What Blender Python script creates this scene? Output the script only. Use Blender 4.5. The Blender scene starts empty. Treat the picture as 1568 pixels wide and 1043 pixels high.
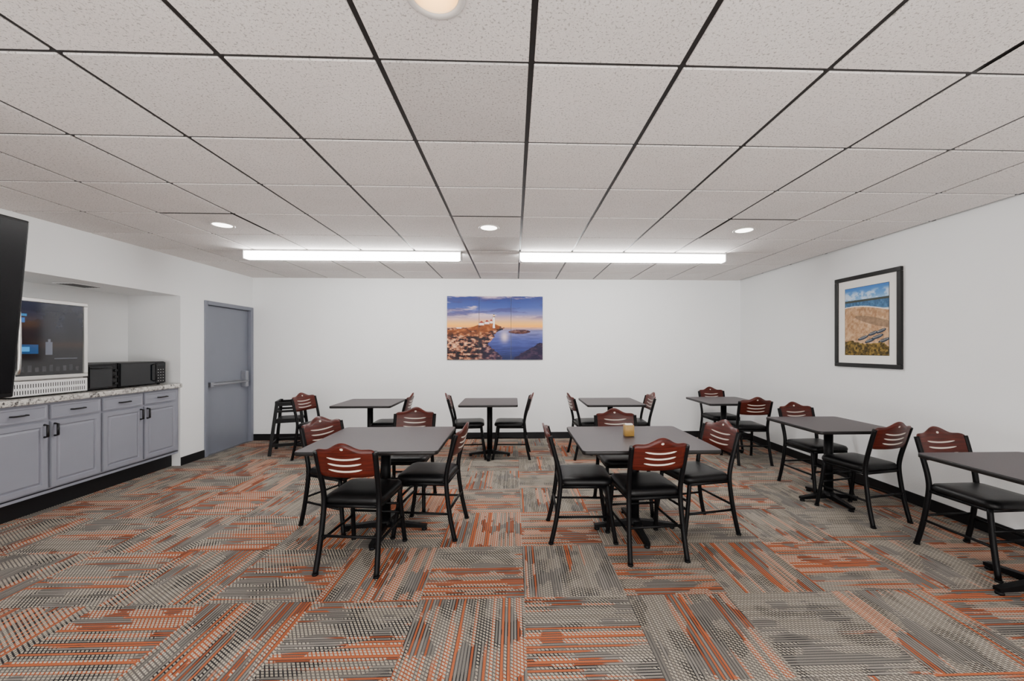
import bpy, bmesh, math, random
import numpy as np
from mathutils import Vector, Matrix
random.seed(4)
scene=bpy.context.scene
D=bpy.data
# ------------------------------------------------------------------ room dims
XL,XR,YB,YF,ZC=-4.20,3.79,6.49,-2.6,2.62
TILE=0.615
# ------------------------------------------------------------------ node helpers
def newmat(name):
    m=D.materials.new(name); m.use_nodes=True
    nt=m.node_tree
    b=nt.nodes['Principled BSDF']
    return m,nt,b
def simple(name,col,rough=.5,metal=0,noise=0,nscale=20,bump=0,bscale=200,spec=None,emis=None,estr=0,coat=0):
    m,nt,b=newmat(name)
    b.inputs['Base Color'].default_value=(*col,1)
    b.inputs['Roughness'].default_value=rough
    b.inputs['Metallic'].default_value=metal
    if spec is not None: b.inputs['Specular IOR Level'].default_value=spec
    if coat: b.inputs['Coat Weight'].default_value=coat
    tc=nt.nodes.new('ShaderNodeTexCoord')
    if noise:
        n=nt.nodes.new('ShaderNodeTexNoise'); n.inputs['Scale'].default_value=nscale; n.inputs['Detail'].default_value=5
        nt.links.new(tc.outputs['Object'],n.inputs['Vector'])
        mx=nt.nodes.new('ShaderNodeMix'); mx.data_type='RGBA'
        mx.inputs[6].default_value=(*[c*(1-noise) for c in col],1)
        mx.inputs[7].default_value=(*[min(1,c*(1+noise)) for c in col],1)
        nt.links.new(n.outputs['Fac'],mx.inputs[0]); nt.links.new(mx.outputs[2],b.inputs['Base Color'])
    if bump:
        n=nt.nodes.new('ShaderNodeTexNoise'); n.inputs['Scale'].default_value=bscale; n.inputs['Detail'].default_value=3
        nt.links.new(tc.outputs['Object'],n.inputs['Vector'])
        bp=nt.nodes.new('ShaderNodeBump'); bp.inputs['Strength'].default_value=bump; bp.inputs['Distance'].default_value=.005
        nt.links.new(n.outputs['Fac'],bp.inputs['Height']); nt.links.new(bp.outputs['Normal'],b.inputs['Normal'])
    if emis:
        b.inputs['Emission Color'].default_value=(*emis,1); b.inputs['Emission Strength'].default_value=estr
    return m
class G:
    def __init__(s,nt): s.nt=nt
    def m(s,op,a,b=None,c=None):
        n=s.nt.nodes.new('ShaderNodeMath'); n.operation=op
        for i,v in enumerate((a,b,c)):
            if v is None: continue
            if isinstance(v,(int,float)): n.inputs[i].default_value=v
            else: s.nt.links.new(v,n.inputs[i])
        return n.outputs[0]
    def xyz(s,x,y,z=0):
        n=s.nt.nodes.new('ShaderNodeCombineXYZ')
        for i,v in enumerate((x,y,z)):
            if isinstance(v,(int,float)): n.inputs[i].default_value=v
            else: s.nt.links.new(v,n.inputs[i])
        return n.outputs[0]
    def mixf(s,f,a,b):
        return s.m('ADD',s.m('MULTIPLY',a,s.m('SUBTRACT',1.0,f)),s.m('MULTIPLY',b,f))
    def mixc(s,f,a,b):
        n=s.nt.nodes.new('ShaderNodeMix'); n.data_type='RGBA'
        if isinstance(f,(int,float)): n.inputs[0].default_value=f
        else: s.nt.links.new(f,n.inputs[0])
        for i,v in ((6,a),(7,b)):
            if isinstance(v,tuple): n.inputs[i].default_value=(*v,1)
            else: s.nt.links.new(v,n.inputs[i])
        return n.outputs[2]
    def white(s,vec):
        n=s.nt.nodes.new('ShaderNodeTexWhiteNoise'); n.noise_dimensions='3D'
        s.nt.links.new(vec,n.inputs['Vector']); return n.outputs['Value']
    def noise(s,vec,scale=1,detail=2,rough=.5):
        n=s.nt.nodes.new('ShaderNodeTexNoise'); n.inputs['Scale'].default_value=scale
        n.inputs['Detail'].default_value=detail; n.inputs['Roughness'].default_value=rough
        s.nt.links.new(vec,n.inputs['Vector']); return n.outputs['Fac']
    def step(s,v,lo,hi):
        n=s.nt.nodes.new('ShaderNodeMapRange'); n.clamp=True
        s.nt.links.new(v,n.inputs[0]); n.inputs[1].default_value=lo; n.inputs[2].default_value=hi
        return n.outputs[0]
    def pos(s):
        tc=s.nt.nodes.new('ShaderNodeTexCoord'); sp=s.nt.nodes.new('ShaderNodeSeparateXYZ')
        s.nt.links.new(tc.outputs['Object'],sp.inputs[0]); return tc.outputs['Object'],sp.outputs[0],sp.outputs[1],sp.outputs[2]
# ------------------------------------------------------------------ materials
M_wall=simple('wall_paint',(.79,.80,.80),.55,noise=.02,nscale=3,bump=.25,bscale=90)
M_base=simple('black_vinyl_base',(.006,.006,.007),.5,spec=.25)
M_grid=simple('ceiling_grid_black',(.010,.009,.009),.5)
M_blackmetal=simple('black_powdercoat',(.0025,.0025,.003),.45,noise=.2,nscale=60,spec=.14)
M_vinyl=simple('black_vinyl',(.003,.003,.0034),.40,bump=.15,bscale=150,spec=.20)
M_inlay=simple('cream_inlay',(.60,.53,.46),.35)
M_laminate=simple('table_laminate',(.040,.027,.031),.42,noise=.35,nscale=90,spec=.35)
M_edge=simple('table_edge_black',(.008,.007,.007),.45,spec=.3)
M_cab=simple('cabinet_paint',(.225,.232,.275),.42,noise=.04,nscale=8)
M_door=simple('door_paint',(.160,.172,.212),.38,noise=.04,nscale=6)
M_steel=simple('brushed_steel',(.62,.61,.59),.28,metal=1)
M_alum=simple('aluminium',(.30,.31,.34),.4,metal=.8)
M_plasticw=simple('white_plastic',(.7,.7,.7),.4)
M_glassblk=simple('black_glass',(.005,.006,.008),.06,spec=.4)
M_tvglass=simple('tv_screen_glass',(.004,.004,.005),.25,spec=.2)
M_blackpl=simple('black_plastic',(.006,.006,.007),.35,spec=.25)
M_frameblk=simple('picture_frame_black',(.004,.004,.004),.3,spec=.3)
M_mat=simple('white_mat',(.80,.78,.74),.7)
M_brass=simple('tan_ceramic',(.36,.21,.05),.4,noise=.2,nscale=40)
M_strip=simple('strip_lens',(1,1,1),.5,emis=(1,.985,.97),estr=44)
M_can=simple('can_lens',(1,1,1),.5,emis=(1,.96,.88),estr=10)
M_bulb=simple('warm_bulb',(1,1,1),.5,emis=(1,.90,.70),estr=9)
M_refl=simple('can_reflector',(.72,.48,.22),.35)
M_trimw=simple('can_trim',(.60,.57,.54),.4)
M_lcd=simple('lcd_blue',(.05,.2,.5),.3,emis=(.1,.45,1),estr=1.2)
M_concrete=simple('plenum',(.1,.1,.1),.8)
def wood():
    m,nt,b=newmat('mahogany_wood'); g=G(nt)
    o,x,y,z=g.pos()
    n=g.noise(g.xyz(g.m('MULTIPLY',x,6.),g.m('MULTIPLY',y,20.),g.m('MULTIPLY',z,90.)),1.,4)
    c=g.mixc(g.step(n,.3,.7),(.030,.0035,.002),(.088,.011,.0055))
    nt.links.new(c,b.inputs['Base Color']); b.inputs['Roughness'].default_value=.34; b.inputs['Specular IOR Level'].default_value=.28
    return m
M_wood=wood()
def granite():
    m,nt,b=newmat('granite_laminate'); g=G(nt)
    o,x,y,z=g.pos()
    n1=g.noise(o,38,6,.7); n2=g.noise(o,9,3)
    c=g.mixc(g.step(n1,.38,.52),(.05,.045,.045),(.60,.58,.54))
    c=g.mixc(g.step(n2,.5,.75),c,(.28,.27,.26))
    nt.links.new(c,b.inputs['Base Color']); b.inputs['Roughness'].default_value=.25
    return m
M_granite=granite()
def ceilmat():
    m,nt,b=newmat('acoustic_tile'); g=G(nt)
    o,x,y,z=g.pos()
    cx=g.m('FLOOR',g.m('DIVIDE',g.m('SUBTRACT',x,.07),TILE)); cy=g.m('FLOOR',g.m('DIVIDE',g.m('SUBTRACT',y,1.59),TILE))
    r=g.white(g.xyz(cx,cy,3.))
    r=g.m('POWER',r,5.)
    old=g.m('MULTIPLY',g.m('COMPARE',cx,-1.,.1),g.m('MAXIMUM',g.m('COMPARE',cy,0.,.1),g.m('COMPARE',cy,4.,.1)))
    v=g.m('SUBTRACT',1.0,g.m('ADD',g.m('MULTIPLY',r,.08),g.m('MULTIPLY',old,.20)))
    n=g.noise(o,105,2.5,.6)
    pits=g.step(n,.36,.42)
    gr=g.noise(o,320,2,.6)
    big=g.noise(o,3,2)
    c=g.mixc(pits,(.46,.43,.41),(.84,.80,.775))
    c=g.mixc(g.m('MULTIPLY',g.step(gr,.55,.35),.35),c,(.46,.43,.41))
    c2=g.mixc(g.step(big,.3,.7),(.95,.945,.94),(1.,1.,1.))
    mx=nt.nodes.new('ShaderNodeMix'); mx.data_type='RGBA'; mx.blend_type='MULTIPLY'; mx.inputs[0].default_value=1
    nt.links.new(c,mx.inputs[6]); nt.links.new(c2,mx.inputs[7])
    mx2=nt.nodes.new('ShaderNodeMix'); mx2.data_type='RGBA'; mx2.blend_type='MULTIPLY'; mx2.inputs[0].default_value=1
    cc=nt.nodes.new('ShaderNodeCombineColor')
    for i in range(3): nt.links.new(v,cc.inputs[i])
    nt.links.new(mx.outputs[2],mx2.inputs[6]); nt.links.new(cc.outputs[0],mx2.inputs[7])
    nt.links.new(mx2.outputs[2],b.inputs['Base Color'])
    bp=nt.nodes.new('ShaderNodeBump'); bp.inputs['Strength'].default_value=.4; bp.inputs['Distance'].default_value=.003
    nt.links.new(pits,bp.inputs['Height']); nt.links.new(bp.outputs['Normal'],b.inputs['Normal'])
    b.inputs['Roughness'].default_value=.9; b.inputs['Specular IOR Level'].default_value=.2
    return m
M_ceil=ceilmat()
def carpet():
    m,nt,b=newmat('carpet_tiles'); g=G(nt)
    o,x,y,z=g.pos(); S=.61
    gx=g.m('DIVIDE',g.m('SUBTRACT',x,.06),S); gy=g.m('DIVIDE',g.m('SUBTRACT',y,2.33),S)
    cx=g.m('FLOOR',gx); cy=g.m('FLOOR',gy)
    fx=g.m('SUBTRACT',gx,cx); fy=g.m('SUBTRACT',gy,cy)
    par=g.m('FLOORED_MODULO',g.m('ADD',cx,cy),2.)
    u=g.mixf(par,fx,fy); v=g.mixf(par,fy,fx)
    r=g.white(g.xyz(cx,cy,1.)); r2=g.white(g.xyz(cx,cy,7.))
    NL=38.
    uu=g.m('MULTIPLY',u,NL); li=g.m('FLOOR',uu); fu=g.m('SUBTRACT',uu,li)
    lr=g.white(g.xyz(li,g.m('MULTIPLY',r,97.),2.)); lr2=g.white(g.xyz(li,g.m('MULTIPLY',r,57.),5.))
    A=g.noise(g.xyz(g.m('ADD',g.m('MULTIPLY',u,3.4),g.m('MULTIPLY',r,61.)),g.m('ADD',g.m('MULTIPLY',v,2.2),g.m('MULTIPLY',r2,43.)),0.),1.,1.5)
    B=g.noise(g.xyz(g.m('ADD',g.m('MULTIPLY',u,2.6),g.m('MULTIPLY',r2,81.)),g.m('ADD',g.m('MULTIPLY',v,.45),g.m('MULTIPLY',r,33.)),9.),1.,1.)
    C=g.noise(g.xyz(g.m('ADD',g.m('MULTIPLY',u,3.),g.m('MULTIPLY',r,21.)),g.m('ADD',g.m('MULTIPLY',v,2.0),g.m('MULTIPLY',r2,13.)),19.),1.,1.)
    B2=g.m('ADD',g.m('ADD',B,g.m('MULTIPLY',g.m('SUBTRACT',lr,.5),.34)),g.m('MULTIPLY',g.m('SUBTRACT',r2,.5),.16))
    A2=g.m('ADD',A,g.m('MULTIPLY',g.m('SUBTRACT',lr2,.5),.14))
    orange=g.step(B2,.555,.575); beadreg=g.step(A2,.44,.45); darkreg=g.step(C,.52,.56)
    alt=g.m('FLOORED_MODULO',li,2.)
    bv=g.m('FRACT',g.m('ADD',g.m('ADD',g.m('MULTIPLY',v,30.),g.m('MULTIPLY',fu,.5)),g.m('MULTIPLY',alt,.5)))
    bead=g.m('MULTIPLY',g.m('LESS_THAN',bv,.62),g.m('GREATER_THAN',fu,.28))
    beige=g.mixc(lr,(.36,.32,.255),(.55,.49,.40))
    org=g.mixc(lr2,(.26,.072,.032),(.47,.135,.055))
    grey=g.mixc(lr,(.17,.158,.142),(.30,.275,.245))
    dark=(.026,.025,.028)
    bgr=g.mixc(orange,g.mixc(darkreg,(.125,.115,.106),dark),org)
    beaded=g.mixc(bead,bgr,beige)
    yarn=g.m('MULTIPLY',orange,g.m('GREATER_THAN',lr2,.72))
    beaded=g.mixc(yarn,beaded,g.mixc(g.m('LESS_THAN',fu,.25),org,(.07,.05,.045)))
    thin=g.m('LESS_THAN',fu,.34)
    solid=g.mixc(thin,g.mixc(g.m('MULTIPLY',orange,g.m('GREATER_THAN',lr,.6)),grey,org),g.mixc(darkreg,(.085,.080,.078),(.026,.025,.027)))
    c=g.mixc(beadreg,solid,beaded)
    fine=g.noise(o,260,2)
    mx=nt.nodes.new('ShaderNodeMix'); mx.data_type='RGBA'; mx.blend_type='MULTIPLY'; mx.inputs[0].default_value=1
    f=g.mixc(g.step(fine,.3,.7),(.68,.68,.68),(1.,1.,1.))
    nt.links.new(c,mx.inputs[6]); nt.links.new(f,mx.inputs[7])
    nt.links.new(mx.outputs[2],b.inputs['Base Color'])
    b.inputs['Roughness'].default_value=.95; b.inputs['Specular IOR Level'].default_value=.1
    bp=nt.nodes.new('ShaderNodeBump'); bp.inputs['Strength'].default_value=.4; bp.inputs['Distance'].default_value=.003
    nt.links.new(fine,bp.inputs['Height']); nt.links.new(bp.outputs['Normal'],b.inputs['Normal'])
    return m
M_carpet=carpet()
def attrmat(name,rough=.35,emis=0,spec=.5):
    m,nt,b=newmat(name)
    a=nt.nodes.new('ShaderNodeAttribute'); a.attribute_name='Col'
    nt.links.new(a.outputs['Color'],b.inputs['Base Color']); b.inputs['Roughness'].default_value=rough
    b.inputs['Specular IOR Level'].default_value=spec
    if emis:
        nt.links.new(a.outputs['Color'],b.inputs['Emission Color']); b.inputs['Emission Strength'].default_value=emis
    return m
M_print=attrmat('printed_photo',.5,spec=.2)
M_glowprint=attrmat('fridge_painted_reflection',.08,emis=.7)  # painted door reflections, with a slight glow of their own
# ------------------------------------------------------------------ mesh builder
class MB:
    def __init__(s,mats): s.bm=bmesh.new(); s.mats=mats; s.idx={m.name:i for i,m in enumerate(mats)}
    def mi(s,m): return s.idx[m.name]
    def box(s,x0,x1,y0,y1,z0,z1,mat,bev=0,seg=2):
        vs=[s.bm.verts.new((x,y,z)) for z in (z0,z1) for y in (y0,y1) for x in (x0,x1)]
        F=[(0,2,3,1),(4,5,7,6),(0,1,5,4),(2,6,7,3),(0,4,6,2),(1,3,7,5)]
        fs=[]
        for f in F:
            fc=s.bm.faces.new([vs[i] for i in f]); fc.material_index=s.mi(mat); fs.append(fc)
        if bev:
            es=list({e for f in fs for e in f.edges})
            bmesh.ops.bevel(s.bm,geom=es,offset=bev,segments=seg,affect='EDGES',profile=.5)
        return fs
    def beam(s,p,q,w,h,mat,up=(0,0,1),w2=None,h2=None):
        p=Vector(p);q=Vector(q);d=(q-p).normalized();u=Vector(up)
        r=d.cross(u).normalized();u=r.cross(d).normalized()
        w2=w2 or w; h2=h2 or h
        a=[p+r*sx*w/2+u*sz*h/2 for sx,sz in ((-1,-1),(1,-1),(1,1),(-1,1))]
        b=[q+r*sx*w2/2+u*sz*h2/2 for sx,sz in ((-1,-1),(1,-1),(1,1),(-1,1))]
        A=[s.bm.verts.new(c) for c in a];B=[s.bm.verts.new(c) for c in b]
        fs=[s.bm.faces.new(A[::-1]),s.bm.faces.new(B)]+[s.bm.faces.new((A[i],A[(i+1)%4],B[(i+1)%4],B[i])) for i in range(4)]
        for f in fs: f.material_index=s.mi(mat)
    def tube(s,pts,rad,mat,n=10,smooth=0,flat=1.0,closed=False):
        P=[Vector(p) for p in pts]
        if smooth:
            Q=[]
            for i in range(len(P)-1):
                p0=P[max(i-1,0)];p1=P[i];p2=P[i+1];p3=P[min(i+2,len(P)-1)]
                for k in range(smooth):
                    t=k/smooth
                    Q.append(.5*((2*p1)+(p2-p0)*t+(2*p0-5*p1+4*p2-p3)*t*t+(3*p1-p0-3*p2+p3)*t**3))
            Q.append(P[-1]);P=Q
        rings=[];L=len(P);nrm=None
        for i,p in enumerate(P):
            if closed: d=(P[(i+1)%L]-P[i-1]).normalized()
            else: d=(P[min(i+1,L-1)]-P[max(i-1,0)]).normalized()
            if nrm is None:
                a=Vector((1,0,0)) if abs(d.x)<.8 else Vector((0,0,1))
                nrm=(a-d*a.dot(d)).normalized()
            else: nrm=(nrm-d*nrm.dot(d)).normalized()
            b=d.cross(nrm)
            rr=rad
            rings.append([s.bm.verts.new(p+nrm*math.cos(2*math.pi*k/n)*rr+b*math.sin(2*math.pi*k/n)*rr*flat) for k in range(n)])
        for i in range(L if closed else L-1):
            A=rings[i];B=rings[(i+1)%L]
            for k in range(n):
                f=s.bm.faces.new((A[k],A[(k+1)%n],B[(k+1)%n],B[k])); f.material_index=s.mi(mat); f.smooth=True
        if not closed:
            for R in (rings[0],rings[-1]):
                f=s.bm.faces.new(R); f.material_index=s.mi(mat)
    def lathe(s,prof,mat,cx=0,cy=0,n=32,smooth=True,caps=True):
        rings=[[s.bm.verts.new((cx+r*math.cos(2*math.pi*k/n),cy+r*math.sin(2*math.pi*k/n),z)) for k in range(n)] for r,z in prof]
        for A,B in zip(rings,rings[1:]):
            for k in range(n):
                f=s.bm.faces.new((A[k],A[(k+1)%n],B[(k+1)%n],B[k])); f.material_index=s.mi(mat); f.smooth=smooth
        if caps:
            for R in (rings[0],rings[-1]) if caps is True else (rings[-1],):
                f=s.bm.faces.new(R); f.material_index=s.mi(mat)
    def slab(s,hx,hy,rc,prof,matf,cx=0,cy=0,n=6):
        rings=[]
        for ins,z in prof:
            R=[];r=max(rc-ins,.002)
            for q,(sx,sy) in enumerate(((1,1),(-1,1),(-1,-1),(1,-1))):
                for k in range(n+1):
                    a=math.pi/2*(q+k/n)
                    R.append(s.bm.verts.new((cx+sx*(hx-ins-r)+r*math.cos(a),cy+sy*(hy-ins-r)+r*math.sin(a),z)))
            rings.append(R)
        N=len(rings[0])
        for i,(A,B) in enumerate(zip(rings,rings[1:])):
            for k in range(N):
                f=s.bm.faces.new((A[k],A[(k+1)%N],B[(k+1)%N],B[k])); f.material_index=s.mi(matf(i)); f.smooth=True
        f=s.bm.faces.new(rings[0][::-1]); f.material_index=s.mi(matf(0))
        f=s.bm.faces.new(rings[-1]); f.material_index=s.mi(matf(len(prof)-1))
    def mesh(s,name):
        bmesh.ops.recalc_face_normals(s.bm,faces=s.bm.faces)
        me=D.meshes.new(name); s.bm.to_mesh(me); s.bm.free()
        for m in s.mats: me.materials.append(m)
        return me
    def obj(s,name,loc=(0,0,0),rz=0):
        return place(s.mesh(name),name,loc,rz)
def place(me,name,loc=(0,0,0),rz=0):
    o=D.objects.new(name,me); o.location=loc; o.rotation_euler=(0,0,math.radians(rz))
    scene.collection.objects.link(o); return o
# ------------------------------------------------------------------ room shell
b=MB([M_carpet]); b.box(XL-.8,XR+.1,YF-.1,YB+.1,-.1,0,M_carpet); b.obj('floor')
b=MB([M_wall]); b.box(XL-.8,XR+.1,YB,YB+.1,0,ZC+.3,M_wall); b.obj('wall_back')
b=MB([M_wall]); b.box(XR,XR+.1,YF,YB,0,ZC+.3,M_wall); b.obj('wall_right')
b=MB([M_wall]); b.box(XL-.8,XR+.1,YF-.1,YF,0,ZC+.3,M_wall); b.obj('wall_front')
AY0,AY1,AZ,AX=.96,5.11,2.14,-4.84
DY0,DY1,DZ=5.54,6.43,2.08
for a in ((XL-.12,XL,YF,AY0,0,ZC+.3),(AX-.1,XL,AY0,AY1,AZ,ZC+.3),(AX-.1,AX,AY0-.1,AY1+.1,0,AZ),
          (AX,XL-.12,AY0-.1,AY0,0,AZ),(AX,XL-.12,AY1,AY1+.1,0,ZC+.3),(XL-.12,XL,AY1,DY0-.05,0,ZC+.3),
          (XL-.12,XL,DY0-.05,DY1+.05,DZ+.055,ZC+.3),(XL-.12,XL,DY1+.05,YB,0,ZC+.3),(XL-.3,XL-.2,DY0-.2,DY1+.06,0,ZC+.3)):
    b=MB([M_wall]); b.box(*a,M_wall); b.obj('wall_left')
def bb(name,*a):
    b=MB([M_base]); b.box(*a,M_base,bev=.003,seg=1); b.obj(name)
bb('baseboard_back',XL+.012,XR-.012,YB-.012,YB,0,.105)
bb('baseboard_right',XR-.012,XR,YF,YB-.012,0,.105)
bb('baseboard_left',XL,XL+.012,AY1+.0,DY0-.055,0,.105)
bb('baseboard_left',XL,XL+.012,YF,AY0,0,.105)
# ceiling with tiles, grid
GX,GY=.07,1.59
canc=[(GX-.53*TILE,GY-.5*TILE),(GX-4.5*TILE,GY+3.5*TILE),(GX-.5*TILE,GY+3.5*TILE),(GX+3.5*TILE,GY+3.5*TILE)]
canc+= [(GX-4.5*TILE,GY-.5*TILE),(GX+3.5*TILE,GY-.5*TILE),(GX-4.5*TILE,GY-4.5*TILE),(GX-.5*TILE,GY-4.5*TILE),(GX+3.5*TILE,GY-4.5*TILE)]  # out-of-view cans by symmetry; the row behind the camera is added for light
b=MB([M_ceil,M_grid,M_concrete])
gap=.0115
i0=math.floor((XL-GX)/TILE); i1=math.ceil((XR-GX)/TILE)
j0=math.floor((YF-GY)/TILE); j1=math.ceil((YB-GY)/TILE)
CR=.078
for i in range(i0,i1):
    for j in range(j0,j1):
        x0=max(GX+i*TILE+gap,XL); x1=min(GX+(i+1)*TILE-gap,XR)
        y0=max(GY+j*TILE+gap*.8,YF); y1=min(GY+(j+1)*TILE-gap*.8,YB)
        if x1-x0<.02 or y1-y0<.02: continue
        hole=None
        for c in canc:
            if x0<c[0]<x1 and y0<c[1]<y1: hole=c
        if not hole:
            b.box(x0,x1,y0,y1,ZC,ZC+.016,M_ceil,bev=.003,seg=1)
        else:
            n=32; out=[];inn=[]
            for k in range(n):
                a=2*math.pi*(k+.5)/n; c,s_=math.cos(a),math.sin(a)
                mx_=(x0+x1)/2; my_=(y0+y1)/2
                tt=min((x1-x0)/2/abs(c),(y1-y0)/2/abs(s_))
                inn.append(b.bm.verts.new((hole[0]+CR*c,hole[1]+CR*s_,ZC)))
                out.append(b.bm.verts.new((mx_+tt*c,my_+tt*s_,ZC)))
            for k in range(n):
                f=b.bm.faces.new((out[k],out[(k+1)%n],inn[(k+1)%n],inn[k])); f.material_index=0
            for k in range(n):
                p,q=out[k].co,out[(k+1)%n].co
                if abs(p.x-q.x)>1e-4 and abs(p.y-q.y)>1e-4:
                    cxn=x1 if max(p.x,q.x)>x1-1e-3 else x0; cyn=y1 if max(p.y,q.y)>y1-1e-3 else y0
                    v=b.bm.verts.new((cxn,cyn,ZC)); b.bm.faces.new((out[k],v,out[(k+1)%n])).material_index=0
for i in range(i0,i1+1):
    x=GX+i*TILE
    if XL<x<XR: b.box(x-.015,x+.015,YF,YB,ZC+.007,ZC+.03,M_grid)
for j in range(j0,j1+1):
    y=GY+j*TILE
    if YF<y<YB: b.box(XL,XR,y-.015,y+.015,ZC+.0065,ZC+.0295,M_grid)
b.box(XL-.8,XR+.1,YF-.1,YB+.1,ZC+.3,ZC+.4,M_concrete)
b.obj('ceiling')
def can(x,y,warm):
    b=MB([M_trimw,M_refl,M_bulb,M_can])
    b.lathe([(.077,-.001),(.098,-.001),(.100,-.006),(.092,-.010),(.079,-.006),(.076,.0)],M_trimw,caps=False)
    if warm:
        b.lathe([(.0765,-.004),(.0765,.03),(.066,.09),(.055,.12)],M_refl,caps='top')
        b.lathe([(.012,.006),(.028,.010),(.042,.022),(.047,.042),(.042,.068),(.022,.10)],M_bulb)
    else:
        b.lathe([(.0765,-.004),(.0765,.01)],M_can,caps=True)
    b.obj('recessed_ceiling_light',(x,y,ZC))
for k,c in enumerate(canc): can(c[0],c[1],k in (0,4,5))
def strip(x0,x1,y):
    b=MB([M_plasticw,M_strip])
    b.box(x0,x1,y-.06,y+.06,ZC-.020,ZC-.001,M_plasticw,bev=.004,seg=1)
    b.slab((x1-x0)/2-.012,.055,.03,[(.0,ZC-.020),(.0,ZC-.07),(.012,ZC-.095),(.03,ZC-.104)],lambda i:M_strip,cx=(x0+x1)/2,cy=y)
    b.box(x0,x0+.012,y-.062,y+.062,ZC-.106,ZC-.001,M_plasticw,bev=.004,seg=1)
    b.box(x1-.012,x1,y-.062,y+.062,ZC-.106,ZC-.001,M_plasticw,bev=.004,seg=1)
    b.obj('linear_strip_light')
for yy in (4.70,1.59-4*TILE-.06):  # rear row is unseen, added behind the camera as fill light
    strip(-3.12,-.62,yy); strip(.06,2.54,yy)
# ------------------------------------------------------------------ door
b=MB([M_door,M_alum,M_blackpl])
fx0,fx1=XL-.118,XL+.018
b.box(fx0,fx1,DY0-.049,DY0,0,DZ+.054,M_door,bev=.004,seg=1)
b.box(fx0,fx1,DY1,DY1+.049,0,DZ+.054,M_door,bev=.004,seg=1)
b.box(fx0,fx1,DY0,DY1,DZ,DZ+.054,M_door,bev=.004,seg=1)
b.box(XL-.085,XL-.04,DY0+.004,DY1-.004,.008,DZ-.004,M_door,bev=.003,seg=1)
b.box(XL-.118,XL+.005,DY0,DY1,0,.01,M_alum)
zb=.975
b.box(XL-.04,XL+.02,DY0+.05,DY0+.11,zb-.035,zb+.035,M_alum,bev=.006)
b.box(XL-.04,XL+.035,DY1-.16,DY1-.09,zb-.09,zb+.16,M_alum,bev=.006)
b.tube([(XL+.0,DY0+.08,zb),(XL+.03,DY0+.12,zb),(XL+.03,DY1-.1,zb)],.016,M_alum)
b.box(XL-.04,XL-.03,DY0+.1,DY1-.1,zb-.03,zb+.03,M_alum,bev=.002,seg=1)
for z in (.25,1.05,1.85):
    b.tube([(XL-.03,DY0+.006,z-.05),(XL-.03,DY0+.006,z+.05)],.009,M_alum)
b.obj('door_1')
# ------------------------------------------------------------------ cabinets
b=MB([M_cab,M_blackpl,M_base])
CF=XL+.0
b.box(AX+.01,CF-.02,AY0+.01,AY1-.01,.19,.985,M_cab)
b.box(AX+.01,CF-.10,AY0+.01,AY1-.01,0,.19,M_base)
b.box(CF-.045,CF-.02,AY0+.01,AY1-.01,.165,.20,M_cab)
U=.455
def panel(y0,y1,z0,z1,raised=True):
    fs=b.box(CF-.02,CF,y0,y1,z0,z1,M_cab)
    f=fs[5]
    bmesh.ops.bevel(b.bm,geom=list(f.edges),offset=.004,segments=2,affect='EDGES')
    bmf=[q for q in b.bm.faces if abs(q.calc_center_median().x-CF)<1e-4 and y0<q.calc_center_median().y<y1 and z0<q.calc_center_median().z<z1]
    f=max(bmf,key=lambda q:q.calc_area())
    if f.normal.x<0: f.normal_flip()
    bmesh.ops.recalc_face_normals(b.bm,faces=b.bm.faces)
    if raised:
        w=.055
        bmesh.ops.inset_individual(b.bm,faces=[f],thickness=w,depth=0)
        bmesh.ops.inset_individual(b.bm,faces=[f],thickness=.008,depth=-.012)
        bmesh.ops.inset_individual(b.bm,faces=[f],thickness=.006,depth=0)
        bmesh.ops.inset_individual(b.bm,faces=[f],thickness=.024,depth=.010)
    else:
        bmesh.ops.inset_individual(b.bm,faces=[f],thickness=.018,depth=0)
        bmesh.ops.inset_individual(b.bm,faces=[f],thickness=.006,depth=-.005)
for k in range(9):
    y1=5.075-k*U; y0=y1-U
    panel(y0+.012,y1-.012,.215,.815)
    panel(y0+.012,y1-.012,.835,.965,False)
    yc=(y0+y1)/2
    b.tube([(CF,yc-.055,.90),(CF+.028,yc-.05,.90),(CF+.028,yc+.05,.90),(CF,yc+.055,.90)],.007,M_blackpl,n=8)
    yh=y0+.04 if k%2==0 else y1-.04
    b.tube([(CF,yh,.68),(CF+.03,yh,.685),(CF+.03,yh,.785),(CF,yh,.79)],.010,M_blackpl,n=8)
b.obj('base_cabinet')
b=MB([M_granite]); b.box(AX+.002,XL+.03,AY0+.002,AY1-.002,.986,1.04,M_granite,bev=.012,seg=3)
b.obj('countertop')
CT=1.041
# ------------------------------------------------------------------ painted prints
def fbm(U,V,sx,sy,seed,oct=5):
    rs=np.random.RandomState(seed); out=np.zeros_like(U); amp=1;tot=0
    for o in range(oct):
        gx=U*sx;gy=V*sy
        T=rs.rand(64,64)
        xi=np.floor(gx).astype(int);yi=np.floor(gy).astype(int);fx=gx-xi;fy=gy-yi
        fx=fx*fx*(3-2*fx);fy=fy*fy*(3-2*fy)
        a=T[yi%64,xi%64];b_=T[yi%64,(xi+1)%64];c=T[(yi+1)%64,xi%64];d=T[(yi+1)%64,(xi+1)%64]
        out+=amp*((a*(1-fx)+b_*fx)*(1-fy)+(c*(1-fx)+d*fx)*fy);tot+=amp;amp*=.6;sx*=2;sy*=2
    return out/tot
def lin(c): c=np.asarray(c,float)/255; return np.where(c<=.04045,c/12.92,((c+.055)/1.055)**2.4)
def ss(x,a,b_): t=np.clip((x-a)/(b_-a),0,1); return t*t*(3-2*t)
def mixn(A,c,m):
    c=np.asarray(c,float)
    return A*(1-m[...,None])+c*m[...,None]
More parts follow.
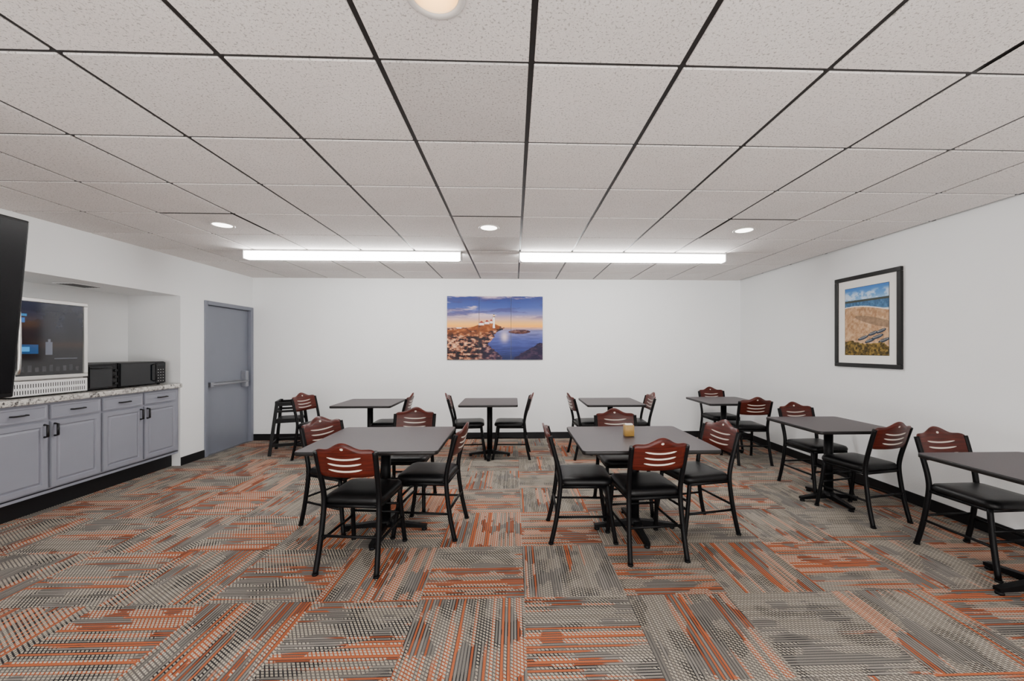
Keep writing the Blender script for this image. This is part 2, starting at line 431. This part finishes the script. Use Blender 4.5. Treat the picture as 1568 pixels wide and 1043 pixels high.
def grad(V,stops):
    out=np.zeros(V.shape+(3,))
    xs=[s_[0] for s_ in stops]
    for ch in range(3): out[...,ch]=np.interp(V,xs,[s_[1][ch] for s_ in stops])
    return out
def lighthouse(U,V):
    c=grad(V,[(.5,(250,160,50)),(.56,(245,175,80)),(.63,(205,160,140)),(.72,(105,108,160)),(.83,(55,72,140)),(1,(34,50,112))])
    cl=fbm(U+.9*V,V,3,12,3); c=mixn(c,(222,190,195),ss(cl,.48,.60)*ss(V,.60,.72)*.8)
    cl=fbm(U-.7*V,V,4,14,8); c=mixn(c,(60,54,98),ss(cl,.50,.66)*ss(V,.60,.72)*.6)
    sea=grad(V,[(0,(25,32,75)),(.3,(60,68,130)),(.46,(105,105,150)),(.51,(215,150,110))])
    w=fbm(U,V,10,60,5); sea=sea*(.75+.5*w[...,None])
    glow=np.exp(-((U-.60)/.04)**2)*np.exp(-((V-.36)/.08)**2); sea=mixn(sea,(235,205,205),glow*.8)
    c=np.where((V<.515)[...,None],sea,c)
    n=fbm(U,V,9,14,11); n2=fbm(U,V,26,34,12); n2=ss(n2,.28,.80)
    top=.50+.10*np.exp(-((U-.42)/.12)**2)+.02*(n-.5)
    right=np.interp(V,[0,.12,.25,.4,.5,.6],[.58,.52,.42,.50,.60,.56])+.10*(n-.5)
    land=(V<top)&(U<right)
    rock=grad(n2,[(0,(12,8,14)),(.35,(48,30,36)),(.5,(95,58,46)),(.7,(165,105,75)),(1,(225,175,135))])
    rock=mixn(rock,(140,70,20),ss(fbm(U,V,6,10,21),.45,.58)*ss(V,.28,.5)*.8)
    rock=mixn(rock,(35,25,60),ss(U,.2,.5)*ss(-V,-.4,-.1)*.6)
    c=np.where(land[...,None],rock,c)
    isl=(((U-.76)/.12)**2+((V-.44)/.035)**2+.8*(n-.5)<1); c=np.where(isl[...,None],rock*.4+np.array([20,10,20]),c)
    br=(V<.02+.26*np.clip((U-.66)/.3,0,1)**1.3+.14*(n-.5))&(U>.62); c=np.where(br[...,None],rock*.45+np.array([10,5,25]),c)
    def rect(u0,u1,v0,v1,col):
        nonlocal c
        mk=(U>u0)&(U<u1)&(V>v0)&(V<v1); c=np.where(mk[...,None],np.array(col,float),c)
    for (a,b_,v) in ((.33,.385,.545),(.39,.44,.56),(.445,.475,.575)):
        rect(a,b_,v,v+.035,(235,215,210)); mk=(V>v+.035)&(V<v+.035+ .035*(1-np.abs(U-(a+b_)/2)/((b_-a)/2)))&(U>a)&(U<b_); c=np.where(mk[...,None],np.array((140,40,28.)),c)
    rect(.10,.15,.49,.51,(230,210,200)); 
    mk=(np.abs(U-.488)<.011*(1-.35*(V-.5)/.18))&(V>.50)&(V<.675); c=np.where(mk[...,None],np.array((240,230,225.)),c)
    rect(.476,.500,.672,.684,(40,30,40)); rect(.481,.495,.684,.705,(255,210,130)); rect(.483,.493,.705,.72,(30,20,30))
    return c
def beach(U,V):
    c=grad(V,[(.7,(180,195,205)),(.78,(150,185,215)),(.88,(90,142,198)),(1,(60,112,180))])
    n=fbm(U,V,6,10,31); n2=ss(fbm(U,V,25,30,32),.2,.8); n3=fbm(U,V,7,12,35)
    c=mixn(c,(228,232,238),ss(n,.44,.62)*ss(V,.80,.83)*(1-ss(V,.90,.97))*.7)
    land=(V<.81+.01*n3)&(V>.70); c=np.where(land[...,None],np.array((62,66,58.)),c)
    wat=(V<.785)&(V>.66); c=np.where(wat[...,None],np.array((66,104,140.))*(.8+.35*n2[...,None]),c)
    # curved sand spit sweeping right to left
    shore=.70+.035*np.sin(3.2*U+.4)-.05*U
    sand=grad(.35*n2+.65*n3,[(.25,(150,112,80)),(.5,(182,144,108)),(.75,(206,172,136))])
    c=np.where((V<shore)[...,None],sand,c)
    c=np.where((np.abs(V-shore)<.007)[...,None],np.array((226,224,220.)),c)
    wet=((V-.52+.18*(U-.5))/.055)**2+((U-.75)/.5)**2<1
    c=np.where(wet[...,None],np.array((138,112,88.))*(.9+.2*n2[...,None]),c)
    # beached rowing boats, lower right
    for (a,v,sc) in ((.44,.25,1.),(.60,.21,1.),(.76,.26,1.1),(.90,.21,1.),(.66,.31,.9),(.84,.34,.9)):
        d=(V-v)-.22*(U-a)
        mk=((U-a)/(.12*sc))**2+(d/.026)**2<1; c=np.where(mk[...,None],np.array((44,54,68.)),c)
        mk=((U-a)/(.09*sc))**2+((d-.008)/.010)**2<1; c=np.where(mk[...,None],np.array((140,150,160.)),c)
        mk=((U-a)/(.07*sc))**2+((d-.009)/.005)**2<1; c=np.where(mk[...,None],np.array((78,62,50.)),c)
    fg=V<.10+.11*n+.06*(1-U); c=np.where(fg[...,None],np.array((120,98,44.))*(.35+.9*n2[...,None]),c)
    return c
def fridge_reflections(U,V):  # reflections and blue glints on the door glass, painted as colour
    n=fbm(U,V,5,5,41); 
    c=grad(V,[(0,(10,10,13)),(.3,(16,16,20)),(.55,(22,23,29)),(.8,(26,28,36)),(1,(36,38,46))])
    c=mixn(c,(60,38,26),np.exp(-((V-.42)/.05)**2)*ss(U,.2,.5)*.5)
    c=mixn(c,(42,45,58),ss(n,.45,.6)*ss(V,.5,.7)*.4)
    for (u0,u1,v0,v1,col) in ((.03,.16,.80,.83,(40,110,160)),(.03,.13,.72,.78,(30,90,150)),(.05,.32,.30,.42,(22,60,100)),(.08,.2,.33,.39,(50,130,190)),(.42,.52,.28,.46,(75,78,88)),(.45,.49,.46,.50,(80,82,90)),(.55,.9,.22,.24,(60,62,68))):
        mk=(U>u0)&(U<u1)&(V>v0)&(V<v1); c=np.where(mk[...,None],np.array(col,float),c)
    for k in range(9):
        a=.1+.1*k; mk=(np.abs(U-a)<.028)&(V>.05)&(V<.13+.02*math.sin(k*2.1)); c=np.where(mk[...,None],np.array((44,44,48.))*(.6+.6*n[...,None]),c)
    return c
def printmesh(name,fn,w,h,nx,ny,u0=0,u1=1,mat=None):
    us=np.linspace(0,1,nx);vs=np.linspace(0,1,ny);Um,Vm=np.meshgrid(us,vs)
    col=lin(np.clip(fn(u0+(u1-u0)*Um,Vm),0,255))
    verts=[(u*w,0,v*h) for v in vs for u in us]
    faces=[(j*nx+i,j*nx+i+1,(j+1)*nx+i+1,(j+1)*nx+i) for j in range(ny-1) for i in range(nx-1)]
    me=D.meshes.new(name); me.from_pydata(verts,[],faces); 
    a=me.color_attributes.new('Col','FLOAT_COLOR','POINT')
    rgba=np.ones((nx*ny,4),np.float32); rgba[:,:3]=col.reshape(-1,3); a.data.foreach_set('color',rgba.ravel())
    me.materials.append(mat or M_print); me.update(); return me
def child(me,name,par,loc=(0,0,0),rot=(0,0,0)):
    o=D.objects.new(name,me); scene.collection.objects.link(o); o.parent=par; o.location=loc; o.rotation_euler=rot; return o
# glass-door countertop refrigerator
b=MB([M_steel,M_glassblk,M_blackpl,M_lcd,M_plasticw])
fy0,fy1=3.49,4.10; fxf=-4.27
b.box(-4.80,fxf-.045,fy0,fy1,CT+.012,1.93,M_plasticw,bev=.006)
b.box(fxf-.045,fxf-.005,fy0,fy1,CT+.012,1.185,M_plasticw,bev=.004)
for i in range(30):
    yy=fy0+.03+i*(fy1-fy0-.06)/29
    for z0,z1 in ((1.070,1.105),(1.125,1.16)):
        b.box(fxf-.0056,fxf-.004,yy-.0028,yy+.0028,z0,z1,M_blackpl)
for yy in (fy0+.04,fy1-.04):
    for xx in (-4.75,fxf-.08): b.lathe([(.018,CT),(.018,CT+.013)],M_blackpl,xx,yy,12)
d0,d1=1.195,1.925
b.box(fxf-.042,fxf,fy0,fy1,d1-.035,d1,M_steel,bev=.004)
b.box(fxf-.042,fxf,fy0,fy1,d0,d0+.035,M_steel,bev=.004)
b.box(fxf-.042,fxf,fy0,fy0+.035,d0+.035,d1-.035,M_steel,bev=.004)
b.box(fxf-.042,fxf,fy1-.035,fy1,d0+.035,d1-.035,M_steel,bev=.004)
b.box(fxf-.040,fxf-.016,fy0+.03,fy1-.03,d0+.03,d1-.03,M_glassblk)
b.tube([(fxf,fy0+.02,d0+.08),(fxf+.045,fy0+.02,d0+.10),(fxf+.045,fy0+.02,d1-.14),(fxf,fy0+.02,d1-.12)],.011,M_steel,smooth=4)
e=D.objects.new('glass_door_refrigerator',None); scene.collection.objects.link(e)
child(b.mesh('body'),'body',e)
child(printmesh('reflection_print',fridge_reflections,fy1-fy0-.07,d1-d0-.07,110,130,mat=M_glowprint),'reflection_print',e,(fxf-.012,fy0+.035,d0+.035),(0,0,math.radians(90)))
b=MB([M_blackpl,M_glassblk,M_steel,M_lcd])
b.box(-4.72,-4.30,4.44,5.0,CT+.012,1.32,M_blackpl,bev=.008)
b.box(-4.30,-4.285,4.445,4.86,CT+.02,1.312,M_glassblk,bev=.004)
b.box(-4.30,-4.283,4.865,4.995,CT+.02,1.312,M_blackpl,bev=.004)
b.box(-4.284,-4.281,4.88,4.98,1.265,1.295,M_glassblk)
for i in range(3):
    for j in range(5):
        b.box(-4.284,-4.2822,4.889+i*.034,4.901+i*.034,1.084+j*.034,1.090+j*.034,M_steel)
b.tube([(-4.285,4.84,CT+.05),(-4.255,4.84,CT+.06),(-4.255,4.84,1.28),(-4.285,4.84,1.29)],.008,M_blackpl)
for xx in (-4.68,-4.34):
    for yy in (4.48,4.96): b.lathe([(.015,CT),(.015,CT+.013)],M_blackpl,xx,yy,10)
b.obj('microwave_oven')
b=MB([M_blackpl,M_glassblk,M_steel])
b.box(-4.70,-4.30,4.125,4.425,CT+.012,1.315,M_blackpl,bev=.01)
b.box(-4.30,-4.29,4.135,4.36,CT+.03,1.29,M_glassblk,bev=.003)
for z in (1.1,1.17,1.24): b.tube([(-4.30,4.395,z),(-4.28,4.395,z)],.014,M_blackpl)
b.tube([(-4.29,4.15,1.27),(-4.265,4.16,1.27),(-4.265,4.34,1.27),(-4.29,4.35,1.27)],.006,M_blackpl)
for xx in (-4.66,-4.34):
    for yy in (4.16,4.39): b.lathe([(.012,CT),(.012,CT+.013)],M_blackpl,xx,yy,10)
b.obj('toaster_oven')
b=MB([M_plasticw,M_blackpl])
b.box(-4.62,-4.42,4.1,4.4,AZ-.012,AZ-.0005,M_plasticw,bev=.003)
for i in range(6): b.box(-4.60+i*.03,-4.585+i*.03,4.12,4.38,AZ-.014,AZ-.011,M_blackpl)
b.obj('ceiling_vent')
# ------------------------------------------------------------------ TV
b=MB([M_blackpl,M_tvglass,M_blackmetal])
W,Hh=1.45,.85
b.box(-.03,0,-W,0,-Hh/2,Hh/2,M_blackpl,bev=.006)
b.box(-.002,.004,-W+.012,-.012,-Hh/2+.02,Hh/2-.012,M_tvglass,bev=.002,seg=1)
b.box(-.07,-.03,-W+.3,-.3,-.25,.25,M_blackpl,bev=.01)
e=D.objects.new('wall_television',None); scene.collection.objects.link(e); e.location=(-2.37,1.98,1.66)
child(b.mesh('panel'),'screen',e,rot=(0,math.radians(5.2),0))
b=MB([M_blackmetal])
b.tube([(-.14,-W/2,.0),(-.14,-W/2,ZC-1.66-.001)],.025,M_blackmetal)
b.box(-.22,-.06,-W/2-.08,-W/2+.08,ZC-1.66-.012,ZC-1.66-.001,M_blackmetal,bev=.003)
b.box(-.16,-.06,-W/2-.05,-W/2+.05,-.1,.1,M_blackmetal,bev=.005)
child(b.mesh('ceiling_mount'),'ceiling_mount',e)
# ------------------------------------------------------------------ pictures
e=D.objects.new('wall_art_triptych',None); scene.collection.objects.link(e); e.location=(-1.094,YB-.001,1.295)
PW,PH=1.567,1.04; pw=PW/3
for k in range(3):
    b=MB([M_frameblk]); b.box(k*pw+.002,(k+1)*pw-.002,-.022,0,0,PH,M_frameblk)
    child(b.mesh('canvas_back'),'canvas_back_%d'%(k+1),e)
    child(printmesh('print',lighthouse,pw-.006,PH-.002,130,230,k/3,(k+1)/3),'print_%d'%(k+1),e,(k*pw+.003,-.0235,.001))
e=D.objects.new('framed_picture',None); scene.collection.objects.link(e); e.location=(XR-.001,4.51,1.27); e.rotation_euler=(0,0,math.radians(-90))
FW,FH,fw=.795,1.01,.045
b=MB([M_frameblk,M_mat])
b.box(0,FW,-.03,0,0,fw,M_frameblk,bev=.005); b.box(0,FW,-.03,0,FH-fw,FH,M_frameblk,bev=.005)
b.box(0,fw,-.03,0,fw,FH-fw,M_frameblk,bev=.005); b.box(FW-fw,FW,-.03,0,fw,FH-fw,M_frameblk,bev=.005)
b.box(fw-.01,FW-fw+.01,-.014,-.002,fw-.01,FH-fw+.01,M_mat)
child(b.mesh('frame'),'frame',e)
mw=.09
b=MB([M_frameblk]); b.box(fw+mw-.004,FW-fw-mw+.004,-.0155,-.013,fw+mw-.004,FH-fw-mw+.004,M_frameblk)
child(b.mesh('mat_line'),'mat_line',e)
child(printmesh('print',beach,FW-2*(fw+mw),FH-2*(fw+mw),150,220),'print',e,(fw+mw,-.0165,fw+mw))
# ------------------------------------------------------------------ chair
def chair_mesh():
    b=MB([M_blackmetal,M_vinyl,M_wood,M_inlay])
    def backy(z): return -.195-.095*max(0,(z-.5)/.36)**1.15
    for s in (-1,1):
        b.tube([(s*.205,-.265,.002),(s*.198,-.225,.18),(s*.19,-.195,.40),(s*.19,-.198,.52),(s*.195,backy(.68),.68),(s*.198,backy(.80),.80)],.0175,M_blackmetal,smooth=5)
        b.tube([(s*.183,.165,.435),(s*.192,.19,.22),(s*.202,.225,.002)],.0165,M_blackmetal,smooth=4)
        b.tube([(s*.198,-.222,.20),(s*.193,.193,.20)],.0095,M_blackmetal,n=8)
        b.tube([(s*.188,-.19,.425),(s*.183,.165,.425)],.014,M_blackmetal,n=8)
        b.lathe([(.020,0),(.020,.012)],M_blackmetal,s*.205,-.265,12); b.lathe([(.020,0),(.020,.012)],M_blackmetal,s*.202,.225,12)
    b.tube([(-.194,.193,.235),(.194,.193,.235)],.0095,M_blackmetal,n=8)
    b.tube([(-.194,.19,.30),(.194,.19,.30)],.0095,M_blackmetal,n=8)
    b.tube([(-.198,-.222,.235),(.198,-.222,.235)],.0095,M_blackmetal,n=8)
    b.tube([(-.183,.165,.425),(.183,.165,.425)],.014,M_blackmetal,n=8)
    b.tube([(-.188,-.19,.425),(.188,-.19,.425)],.014,M_blackmetal,n=8)
    b.slab(.208,.205,.07,[(.02,.437),(.004,.441),(0,.452),(.002,.468),(.012,.481),(.035,.489),(.07,.492),(.12,.494)],lambda i:M_vinyl,cy=.005)
    n=28; hw=.192
    def yc(x,z): return backy(z)-.028*(1-(x/hw)**2)
    def zt(x):
        a=abs(x)
        t=.5+.5*math.cos(math.pi*min(a/.125,1))
        e=max(0,(a-.165)/.027)
        return .818+.045*t-.012*e*e
    def zb(x): 
        e=max(0,(abs(x)-.165)/.027)
        return .637-.006*(1-(x/hw)**2)+.012*e*e
    rows=6; th=.010
    g={}
    for si,sg in enumerate((-1,1)):
        for i in range(n+1):
            x=-hw+2*hw*i/n
            for j in range(rows+1):
                z=zb(x)+(zt(x)-zb(x))*j/rows
                edge=.6 if (j in (0,rows) or i in (0,n)) else 1
                g[si,i,j]=b.bm.verts.new((x,yc(x,z)+sg*th*edge,z))
    wi=b.mi(M_wood)
    def F(*k):
        f=b.bm.faces.new([g[q] for q in k]); f.material_index=wi; f.smooth=True
    for i in range(n):
        for j in range(rows):
            for si in (0,1): F((si,i,j),(si,i+1,j),(si,i+1,j+1),(si,i,j+1))
        F((0,i,0),(1,i,0),(1,i+1,0),(0,i+1,0)); F((0,i,rows),(0,i+1,rows),(1,i+1,rows),(1,i,rows))
    for j in range(rows):
        F((0,0,j),(0,0,j+1),(1,0,j+1),(1,0,j)); F((0,n,j),(1,n,j),(1,n,j+1),(0,n,j+1))
    for zc,w in ((.765,.112),(.725,.112),(.685,.112)):
        for sg in (-1,1):
            prev=None
            for i in range(13):
                x=-w+2*w*i/12; z=zc-.012*(1-(x/w)**2)
                hh=.0056*math.sqrt(max(.05,1-(2*i/12-1)**6))
                yy=yc(x,z)+sg*(th+.0015)
                up=b.bm.verts.new((x,yy,z+hh)); dn=b.bm.verts.new((x,yy,z-hh))
                if prev:
                    f=b.bm.faces.new((prev[0],up,dn,prev[1])); f.material_index=b.mi(M_inlay)
                prev=(up,dn)
    for sg in (-1,1):
        R=[]
        for k in range(12):
            a=2*math.pi*k/12; x=.011*math.cos(a); z=.822+.008*math.sin(a)
            R.append(b.bm.verts.new((x,yc(x,z)+sg*(th+.0015),z)))
        f=b.bm.faces.new(R); f.material_index=b.mi(M_inlay)
    for v in b.bm.verts:
        if v.co.z>.52: v.co.z=.52+(v.co.z-.52)*1.03
    return b.mesh('dining_chair')
CH=chair_mesh()
chairs=[(-1.06,2.85,-6),(-.695,3.27,84),(-1.45,3.42,-116),(-1.01,3.79,180),
 (.97,2.93,5),(.55,3.16,-92),(1.475,3.21,102),(1.01,3.64,180),
 (-1.70,5.45,92),(-2.62,5.43,-106),
 (-.62,5.45,-85),(-.05,5.45,88),(1.05,5.42,-85),(1.62,5.42,88),
 (3.12,5.86,182),(3.06,5.14,-4),
 (3.18,4.06,184),(3.09,3.44,12),(3.25,2.62,182)]
for x,y,r in chairs: place(CH,'dining_chair',(x,y,0),r)
# ------------------------------------------------------------------ tables
def table_mesh(hx,hy,arm):
    b=MB([M_laminate,M_edge,M_blackmetal])
    b.slab(hx,hy,.035,[(.003,.722),(0,.725),(0,.747),(.003,.75)],lambda i:M_edge if i<3 else M_laminate)
    b.slab(.16,.16,.01,[(0,.712),(0,.722)],lambda i:M_blackmetal)
    b.lathe([(.038,.05),(.038,.712)],M_blackmetal,n=24)
    b.lathe([(.06,.045),(.06,.07),(.045,.085),(.038,.10)],M_blackmetal,n=24)
    for k in range(4):
        a=math.pi/2*k; c,s=math.cos(a),math.sin(a)
        b.beam((0,0,.058),(c*arm,s*arm,.030),.05,.05,M_blackmetal,w2=.038,h2=.022)
        b.lathe([(.022,0),(.022,.012),(.012,.022)],M_blackmetal,c*(arm-.02),s*(arm-.02),14)
    return b.mesh('dining_table')
TL=table_mesh(.50,.445,.33); TS=table_mesh(.385,.38,.28)
for x,y,m,r in ((-1.04,3.24,TL,0),(.985,3.20,TL,0),(-1.95,5.42,TS,0),(-.335,5.45,TS,0),(1.33,5.42,TS,0),(2.96,5.48,TS,0),(3.05,3.73,TS,0),(3.17,2.27,TS,0)):
    place(m,'dining_table',(x,y,0),r)
b=MB([M_brass,M_mat]); b.slab(.04,.03,.008,[(.002,0),(0,.003),(0,.085),(.004,.09)],lambda i:M_brass)
b.slab(.03,.02,.004,[(0,.09),(0,.10)],lambda i:M_mat)
b.obj('sugar_packet_holder',(.95,3.24,.7505))
# high chair
b=MB([M_blackmetal])
for sx in (-1,1):
    for sy in (-1,1):
        b.beam((sx*.22,sy*.22,.0),(sx*.15,sy*.14,.74),.038,.038,M_blackmetal,up=(0,1,0))
    b.beam((sx*.155,-.15,.70),(sx*.155,.15,.70),.03,.05,M_blackmetal)
    b.beam((sx*.178,-.17,.46),(sx*.178,.17,.46),.02,.04,M_blackmetal)
    b.beam((sx*.205,-.20,.14),(sx*.205,.20,.14),.02,.04,M_blackmetal)
    b.beam((sx*.165,-.155,.60),(sx*.165,.155,.60),.02,.03,M_blackmetal)
b.box(-.175,.175,-.155,.155,.475,.492,M_blackmetal,bev=.004)
for sy in (-1,1): b.beam((-.165,sy*.150,.715),(.165,sy*.150,.715),.03,.05,M_blackmetal)
b.beam((-.17,-.16,.60),(.17,-.16,.60),.02,.04,M_blackmetal)
b.beam((-.195,.19,.25),(.195,.19,.25),.05,.02,M_blackmetal)
b.beam((-.205,-.205,.14),(.205,-.205,.14),.02,.04,M_blackmetal)
b.obj('high_chair',(-3.22,5.80,0),-70)
# ------------------------------------------------------------------ unseen fill lights, added behind the camera to even the brightness
def area(name,loc,tilt,sx,sy,p,col=(1,.98,.96)):
    l=D.lights.new(name,'AREA'); l.shape='RECTANGLE'; l.size=sx; l.size_y=sy; l.energy=p; l.color=col
    o=D.objects.new(name,l); o.location=loc; o.rotation_euler=(math.radians(tilt),0,0); scene.collection.objects.link(o)
area('added_fill_up',(0,-1.7,.45),128,5.0,1.0,170)   # 180=up, 90=+y
area('added_fill_forward',(0,-2.3,1.3),100,6.0,1.8,80)
# ------------------------------------------------------------------ world + camera
w=D.worlds.new('World'); scene.world=w; w.use_nodes=True
w.node_tree.nodes['Background'].inputs[0].default_value=(.8,.85,.9,1); w.node_tree.nodes['Background'].inputs[1].default_value=.3
cam=D.cameras.new('Camera'); co=D.objects.new('Camera',cam); scene.collection.objects.link(co)
co.location=(0,0,1.467); co.rotation_euler=(math.radians(90),0,-.033)
cam.sensor_width=36; cam.lens=604/1568*36; cam.shift_x=-.0147; cam.shift_y=.0086; cam.clip_start=.05
scene.camera=co
